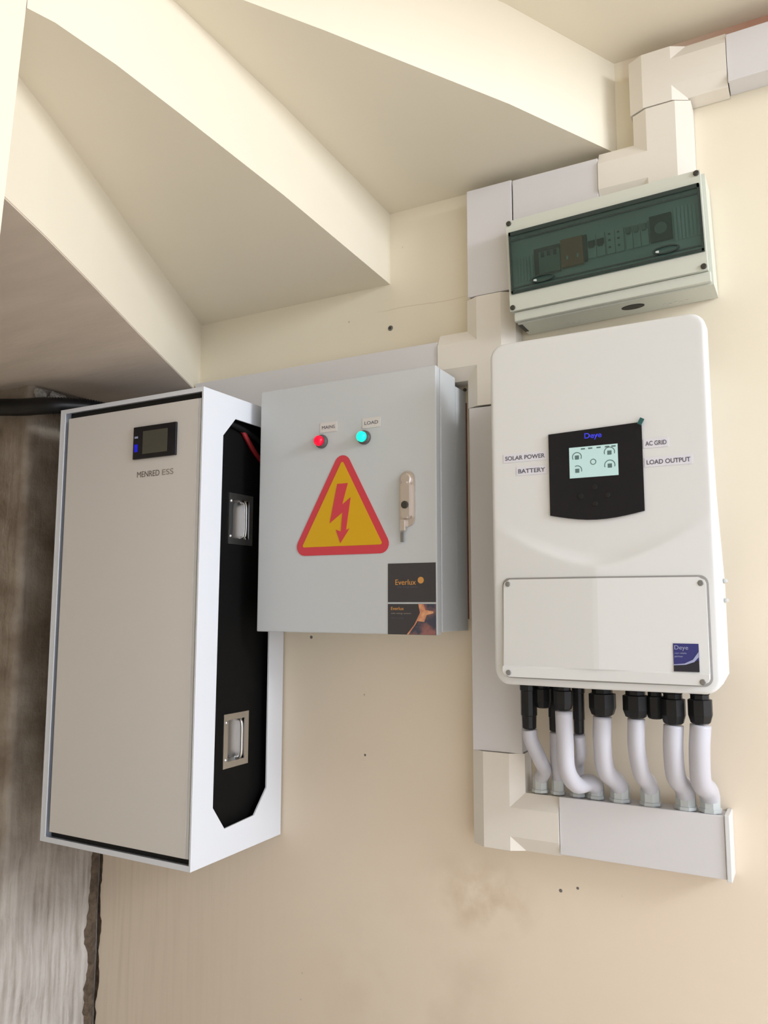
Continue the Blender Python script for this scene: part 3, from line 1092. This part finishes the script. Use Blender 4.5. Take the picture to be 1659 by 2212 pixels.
def dense(pl, n=10):
    out = []
    for i in range(len(pl)):
        a, b = pl[i], pl[(i + 1) % len(pl)]
        k = max(1, int(math.hypot(b[0] - a[0], b[1] - a[1]) / 0.008))
        out += [(a[0] + (b[0] - a[0]) * j / k, a[1] + (b[1] - a[1]) * j / k) for j in range(k)]
    return out


ri = dense(rrect(wx0 + .001, wx1 - .001, wz0 + .001, wz1 - .001, wr, 5))
ro = []
for (x, z) in ri:
    dx = (x - (wx0 + wx1) / 2) / ((wx1 - wx0) / 2 - .001)
    dz = (z - (wz0 + wz1) / 2) / ((wz1 - wz0) / 2 - .001)
    ro.append((x + 0.0048 * max(-1, min(1, dx * abs(dx) ** 3)), z + 0.0042 * max(-1, min(1, dz * abs(dz) ** 3))))
va = [bm.verts.new((x, yF - cover_depth(x, z) - 0.0016, z)) for x, z in ri]
vb = [bm.verts.new((x, yF - cover_depth(x, z) - 0.0016, z)) for x, z in ro]
vc = [bm.verts.new((x, yF - cover_depth(x, z) + 0.004, z)) for x, z in ro]
k = len(ri)
for i in range(k):
    j = (i + 1) % k
    bm.faces.new((va[i], va[j], vb[j], vb[i]))
    bm.faces.new((vb[i], vb[j], vc[j], vc[i]))
finish('groove_shade_ring', bm, M['groove_shade'], inv, 'grey ring for the shaded groove round the wiring cover')

# control panel with a curved lower edge
pan = [(-0.450, 1.783), (-0.272, 1.789)] + [(-0.272 + (-0.178) * i / 10, 1.622 - 0.012 * math.sin(math.pi * i / 10)) for i in range(11)]
cp = prism('control_panel', pan[::-1], 'y', yF - 0.005, yF - 0.0002, M['gloss'], inv, bev=0.001)
py = yF - 0.0051
sc = box('screen', -0.409, -0.3165, py - 0.0006, py, 1.692, 1.752, M['lcd'], cp)
sy = py - 0.0006


def add_arc(bm, cx, cz, r, w, a0, a1, y, n=12):
    for i in range(n):
        t0 = math.radians(a0 + (a1 - a0) * i / n)
        t1 = math.radians(a0 + (a1 - a0) * (i + 1) / n)
        vs = [bm.verts.new((cx + rr * math.cos(tt), y, cz + rr * math.sin(tt))) for rr, tt in ((r, t0), (r, t1), (r - w, t1), (r - w, t0))]
        bm.faces.new(vs)


for (ax, az, rr, a0, a1) in ((-0.394, 1.733, 0.0095, -30, 210), (-0.332, 1.737, 0.0105, -20, 200), (-0.394, 1.707, 0.0095, -20, 120), (-0.332, 1.712, 0.0105, -20, 200), (-0.363, 1.721, 0.006, 0, 360)):
    bm = bmesh.new()
    add_arc(bm, ax, az, rr, 0.0016, a0, a1, sy - 0.0002)
    if ax != -0.363:
        add_prism(bm, rect(ax - .004, ax + .004, az - .005, az + .003), 'y', sy - 0.0002, sy - 0.0001)
    finish('screen_icon', bm, M['lcdink'], cp)
bm = bmesh.new()
for xx in (-0.386, -0.372, -0.356, -0.340, -0.328):
    add_prism(bm, rect(xx, xx + .008, 1.7465, 1.7492), 'y', sy - 0.0002, sy - 0.0001)
finish('status_text', bm, M['lcdink'], cp)
text('wordmark', 'Deye', -0.379, -0.346, 1.771, 0.014, py, M['bluetext'], cp, bold=0.02)
for bx_, bz_ in ((-0.362, 1.672), (-0.338, 1.655), (-0.362, 1.640), (-0.389, 1.656)):
    lathe('button', (bx_, py, bz_), (0, -1, 0), [(0, .0055), (.0015, .0052), (.002, .004)], M['black'], cp, seg=14)
prism('film_tab', [(-0.279, 1.786), (-0.272, 1.782), (-0.266, 1.793), (-0.273, 1.797)], 'y', yF - 0.008, yF - 0.0055, M['teal_film'], cp, label='teal corner tab of protective film')
for s, a, b_, z_, side in (('SOLAR POWER', -0.541, -0.459, 1.743, 0), ('BATTERY', -0.514, -0.459, 1.715, 0), ('AC GRID', -0.2665, -0.229, 1.7475, 1), ('LOAD OUTPUT', -0.2655, -0.189, 1.712, 1)):
    p = box('label_strip', a - .004, b_ + .003, yF - 0.0008, yF - .0001, z_ - .0085, z_ + .0085, M['tape'], inv)
    text('lettering', s, a, b_, z_, 0.0085, yF - 0.0008, M['inktext'], p, bold=0.012)
# maker's sticker
sk_y = yF - 0.0215
sx0, sx1, sz0, sz1 = -0.230, -0.188, 1.3335, 1.382


def on_cover(x, z):
    tt = (z - 1.3325) / (wz1 - 1.3325)
    return yF - cover_depth(x, z) - 0.006 - 0.006 * (1 - tt)


yl, yr = on_cover(sx0, sz0) - .0006, on_cover(sx1, sz1) - .0006
def slab(name, pts, lift, m, parent):
    bm = bmesh.new()
    va = [bm.verts.new((x, on_cover(x, z) - lift, z)) for x, z in pts]
    vb = [bm.verts.new((x, on_cover(x, z) - lift + 0.0006, z)) for x, z in pts]
    n = len(pts)
    bm.faces.new(va)
    bm.faces.new(vb[::-1])
    for i in range(n):
        bm.faces.new((va[i], va[(i + 1) % n], vb[(i + 1) % n], vb[i]))
    return finish(name, bm, m, parent)


mk = slab('sticker', rect(sx0, sx1, sz0, sz1), 0.0012, M['blueprint'], inv)
mk['label'] = 'square navy maker sticker with a pale swoosh'
slab('dark_print', [(sx0, sz0), (sx1, sz0), (sx1, 1.354), (-0.205, 1.348), (sx0, 1.345)], 0.0016, M['navydark'], mk)
sw = [(sx0, 1.3455), (-0.212, 1.3475), (-0.198, 1.3545), (-0.1885, 1.368), (-0.1885, 1.359), (-0.196, 1.3505), (-0.210, 1.3455), (sx0, 1.3440)]
slab('swoosh', sw, 0.0020, M['paleblue'], mk)
tx = text('wordmark', 'Deye', -0.228, -0.205, 1.374, 0.0095, on_cover(-0.216, 1.374) - 0.0016, M['paleblue'], mk)
text('small_print', 'your reliable', -0.228, -0.208, 1.365, 0.0035, on_cover(-0.216, 1.365) - 0.0016, M['paleblue'], mk)
text('small_print', 'partner', -0.228, -0.214, 1.359, 0.0035, on_cover(-0.216, 1.359) - 0.0016, M['paleblue'], mk)


def gland(x, y, r, z1, parent, flat=True, seg=8):
    H = 1.306 - z1
    return lathe('cable_gland', (x, y, 1.308), (0, 0, -1), [(0, r * 1.0), (H * 0.30, r * 1.0), (H * 0.32, r * 0.86), (H * 0.42, r * 0.86), (H * 0.44, r * 1.12), (H * 0.80, r * 1.12), (H * 0.97, r * 0.92), (H, r * 0.74)], M['black'], parent, seg=seg)


def connector(x, y, r, z1, parent):
    H = 1.306 - z1
    return lathe('plug_connector', (x, y, 1.308), (0, 0, -1), [(0, r * 1.1), (H * 0.30, r * 1.1), (H * 0.31, r), (H * 0.75, r), (H * 0.77, r * .9), (H * 0.98, r * 0.86), (H, r * 0.7)], M['black'], parent, seg=12)


connector(-0.537, -0.130, 0.0165, 1.194, inv)
gland(-0.507, -0.130, 0.0150, 1.238, inv)
connector(-0.494, -0.098, 0.0115, 1.188, inv)
gland(-0.457, -0.155, 0.0170, 1.240, inv)
connector(-0.437, -0.118, 0.0115, 1.190, inv)
gland(-0.386, -0.130, 0.0235, 1.231, inv)
gland(-0.322, -0.130, 0.0220, 1.231, inv)
gland(-0.286, -0.128, 0.0155, 1.231, inv)
gland(-0.2530, -0.130, 0.0205, 1.224, inv)
gland(-0.2050, -0.130, 0.0200, 1.228, inv)

# ------------------------------------------------------------------ conduits dropping from the glands into the trunking
TT = 1.0505


def conduit(pts, r, gx, label, gy=-0.033, ribbed=False, grow=1.0, gland_r=0.0195, gh=0.036):
    pts = [tuple(p) for p in pts] + [(gx, gy, TT + gh * 0.75)]
    t = thing('flexible_conduit', label, 'conduit', (gx, gy, TT), 'white flexible conduits under the inverter')
    n = 22 if ribbed else 8
    if ribbed:
        tube('sleeve', pts, r, M['conduit'], t, seg=14, n=n, rad=lambda i: r * (1.0 + (0.08 if i % 2 else -0.05)))
    else:
        tube('sleeve', pts, r, M['conduit'], t, seg=18, n=n)
    lathe('coupling', (gx, gy, TT), (0, 0, 1), [(0, gland_r * 1.12), (.006, gland_r * 1.12), (.007, gland_r), (gh * 0.8, gland_r), (gh, gland_r * 0.86)], M['coupling'], t, seg=8)
    return t


conduit([(-0.537, -0.130, 1.1935), (-0.534, -0.128, 1.172), (-0.523, -0.105, 1.130), (-0.529, -0.060, 1.102)], 0.0150, -0.547, 'thin white conduit at the far left, slanting down from the first black connector', gland_r=0.0165)
conduit([(-0.494, -0.098, 1.1875), (-0.496, -0.092, 1.140), (-0.502, -0.064, 1.110)], 0.0095, -0.508, 'narrow ribbed white conduit second from the left', ribbed=True, gland_r=0.0140)
conduit([(-0.457, -0.155, 1.2395), (-0.4565, -0.153, 1.180), (-0.456, -0.146, 1.125), (-0.447, -0.112, 1.091), (-0.432, -0.068, 1.088)], 0.0170, -0.428, 'bright white conduit in front, bending to the right at its foot', gy=-0.032, gland_r=0.0165, gh=0.030)
conduit([(-0.437, -0.118, 1.1895), (-0.441, -0.095, 1.150), (-0.459, -0.047, 1.120)], 0.0115, -0.466, 'slim greyish conduit half hidden behind the bright front one', gland_r=0.0150)
conduit([(-0.387, -0.130, 1.2305), (-0.389, -0.128, 1.180), (-0.390, -0.105, 1.125), (-0.381, -0.062, 1.096)], 0.0180, -0.379, 'pinkish white conduit in the middle of the row, bent sharply at its foot')
conduit([(-0.322, -0.130, 1.2305), (-0.3235, -0.128, 1.175), (-0.321, -0.100, 1.122), (-0.318, -0.055, 1.097)], 0.0165, -0.319, 'white conduit third from the right, shaded grey along its left side')
conduit([(-0.2535, -0.130, 1.2235), (-0.2560, -0.130, 1.180), (-0.257, -0.105, 1.125), (-0.252, -0.058, 1.098)], 0.0185, -0.2515, 'thick white conduit second from the right')
conduit([(-0.2055, -0.130, 1.2275), (-0.2095, -0.130, 1.180), (-0.2120, -0.106, 1.120), (-0.207, -0.058, 1.096)], 0.0190, -0.2065, 'thick white conduit at the far right of the row')

# ------------------------------------------------------------------ breaker enclosure (hung slightly out of level)
be = thing('breaker_enclosure', 'pale grey breaker enclosure with a smoked teal window above the inverter', 'electrical box', (-0.366, -0.05, 2.200))
bL, bR, bB, bT = -0.574, -0.160, 2.108, 2.321
plate('base', rect(-0.564, -0.153, 2.083, 2.321), [], 'y', -0.084, -0.003, M['box'], be)
wl0, wl1, wb, wt = -0.5685, -0.1625, 2.146, 2.292
plate('cover', rect(bL, bR, bB, bT), [rect(wl0, wl1, wb, wt)], 'y', -0.1045, -0.0845, M['box'], be)
box('bottom_ledge', -0.568, -0.156, -0.0965, -0.0842, 2.086, 2.1075, M['box'], be, bev=0.002)
inner = plate('inner_cover', rect(wl0 + .001, wl1 - .001, wb + .001, wt - .001), [], 'y', -0.0865, -0.0845, M['panel_back'], be)
# devices on the rail
dz0, dz1 = 2.187, 2.246
yd = -0.0868


def device(name, x0, x1, m, h0=dz0, h1=dz1, dy=0.006, label=None):
    return box(name, x0, x1, yd - dy, yd, h0, h1, m, be, bev=0.0008, label=label)


d = device('energy_meter', -0.516, -0.457, M['device2'], 2.182, 2.244, label='dark framed meter module')
plate('surround', rect(-0.516, -0.457, 2.182, 2.244), [rect(-0.506, -0.458, 2.184, 2.236)], 'y', yd - 0.008, yd - 0.006, M['frame_brown'], d)
for i in range(3):
    box('terminal', -0.500 + i * .014, -0.493 + i * .014, yd - 0.008, yd - .006, 2.222, 2.234, M['dark'], d)
d = device('surge_protector', -0.455, -0.406, M['rust'], 2.186, 2.250, 0.009, label='orange surge protector')
for xx in (-0.443, -0.420):
    box('indicator', xx, xx + .004, yd - 0.0098, yd - .009, 2.202, 2.210, M['device'], d)
device('spacer', -0.4055, -0.3975, M['dark'], 2.190, 2.250, 0.007)
for i, (xa, xb, tm) in enumerate(((-0.397, -0.378, 1), (-0.378, -0.359, 1), (-0.357, -0.338, 0), (-0.338, -0.319, 0), (-0.317, -0.301, 1), (-0.301, -0.285, 1), (-0.285, -0.269, 1))):
    d = device('circuit_breaker', xa + .0005, xb - .0005, M['device'], 2.194, 2.246)
    if tm:
        zz_ = 2.216 if i < 2 else 2.226
        box('toggle', xa + .004, xb - .004, yd - 0.013, yd - .006, zz_, zz_ + .013, M['black'] if i < 2 else M['device2'], d)
        box('toggle_slot', xa + .0015, xb - .0015, yd - 0.0065, yd - .006, zz_ + .003, zz_ + .017, M['dark'] if i < 2 else M['device2'], d)
    else:
        for q in (2.206, 2.222, 2.236):
            box('test_mark', xa + .005, xa + .010, yd - 0.0065, yd - .006, q, q + .004, M['dark'], d)
d = device('time_switch', -0.266, -0.222, M['dark'], 2.196, 2.252, 0.009, label='dark square timer module')
lathe('dial', (-0.244, yd - .009, 2.222), (0, -1, 0), [(0, .013), (.002, .012)], M['device2'], d, seg=16)
for i in range(7):
    xx = -0.219 + i * 0.0075
    device('blanking_rib', xx, xx + 0.0055, M['panel_back'], 2.190, 2.262, 0.0025)
for i in range(6):
    xx = -0.562 + i * 0.0072
    device('blanking_rib', xx, xx + 0.005, M['panel_back'], 2.178, 2.236, 0.0025)
win = plate('window', rrect(wl0 + .0005, wl1 - .0005, wb + .0005, wt - .0005, .004), [], 'y', -0.1085, -0.1065, M['window'], be, 'smoked teal see-through window')
bm = bmesh.new()
add_box(bm, wl0 + .001, wl1 - .001, -0.1100, -0.1085, wt - .010, wt - .001)
add_box(bm, wl0 + .001, wl1 - .001, -0.1095, -0.1085, wt - .024, wt - .020)
add_box(bm, wl0 + .001, wl1 - .001, -0.1100, -0.1085, wb + .001, wb + .006)
add_box(bm, wl0 + .001, wl1 - .001, -0.1095, -0.1085, wb + .011, wb + .0145)
add_box(bm, wl0 + .001, wl0 + .005, -0.1100, -0.1085, wb + .001, wt - .001)
add_box(bm, wl1 - .005, wl1 - .001, -0.1100, -0.1085, wb + .001, wt - .001)
finish('window_frame', bm, M['window_rib'], be)
for xx in (-0.494, -0.235):
    l = plate('latch', circ(xx, 2.166, 0.027, 0.0090, 24), [circ(xx, 2.166, 0.023, 0.006, 24)], 'y', -0.1135, -0.1100, M['window_rib'], be)
    box('latch_tab', xx - .020, xx - .014, -0.1130, -0.1095, 2.1600, 2.1665, M['panel_back'], l)
for sx, sz in ((-0.567, 2.3145), (-0.167, 2.3145), (-0.567, 2.1155), (-0.167, 2.1155)):
    lathe('screw', (sx, -0.1045, sz), (0, -1, 0), [(-.002, .0058), (.003, .0058), (.004, .0045)], M['screw'], be, seg=12)
bm = bmesh.new()
pts = circ(-0.318, -0.050, 0.024, 0.014, 24)
add_prism(bm, pts, 'z', 2.0822, 2.0829)
finish('knockout', bm, M['black'], be, 'open round knockout in the underside')
bm = bmesh.new()
add_prism(bm, rect(-0.5646, -0.556, -0.078, -0.030), 'z', 2.0822, 2.0829)
finish('slot', bm, M['dark'], be)
for xx in (-0.47, -0.26):
    bm = bmesh.new()
    for k in range(5):
        add_box(bm, xx + k * .011, xx + k * .011 + .007, -0.030 + .004 * (k % 2), -0.026 + .004 * (k % 2), 2.0818, 2.0829)
    finish('broken_flash', bm, M['labelw'], be)
be.rotation_euler = (0, -math.radians(1.75), 0)

# ------------------------------------------------------------------ corrugated black hose at the left
path = [(-2.45, -0.345, 2.022), (-2.15, -0.347, 2.010), (-2.00, -0.347, 2.000), (-1.90, -0.342, 1.990), (-1.815, -0.315, 1.990), (-1.77, -0.230, 1.998), (-1.72, -0.16, 1.985)]
hs = tube('corrugated_hose', path, 0.0215, M['black'], None, seg=16, n=26, rad=lambda i: 0.0230 + (0.0012 if i % 2 else -0.001), origin=(-2.0, -0.345, 2.0))
tag(hs, 'black corrugated hose running over the cement pier to the battery cabinet', 'hose')

# ------------------------------------------------------------------ small things in the wall
pl = thing('wall_plug', 'grey plug left in the wall above the control box', 'wall plug', (-0.931, 0, 2.158))
lathe('collar', (-0.931, 0.001, 2.158), (0, -1, 0), [(0, .0075), (.002, .0070), (.003, .0045)], M['plug'], pl, seg=12)
lathe('bore', (-0.931, -0.002, 2.158), (0, -1, 0), [(0, .003), (.0012, .003)], M['dark'], pl, seg=8)
for x, z_, r, lb in ((-1.002, 1.081, .0035, 'small drilled hole in the wall below the control box'),
                     (-0.518, 0.842, .0045, 'left one of two drilled holes below the lower trunking'),
                     (-0.481, 0.853, .0035, 'right one of two drilled holes below the lower trunking'),
                     (-1.165, 1.365, .005, 'small dark screw hole under the left end of the control box')):
    o = lathe('drill_hole', (x, 0.0005, z_), (0, -1, 0), [(0, r), (.0008, r * .8)], M['plug'], None, seg=10, origin=(x, 0, z_))
    tag(o, lb, 'hole')
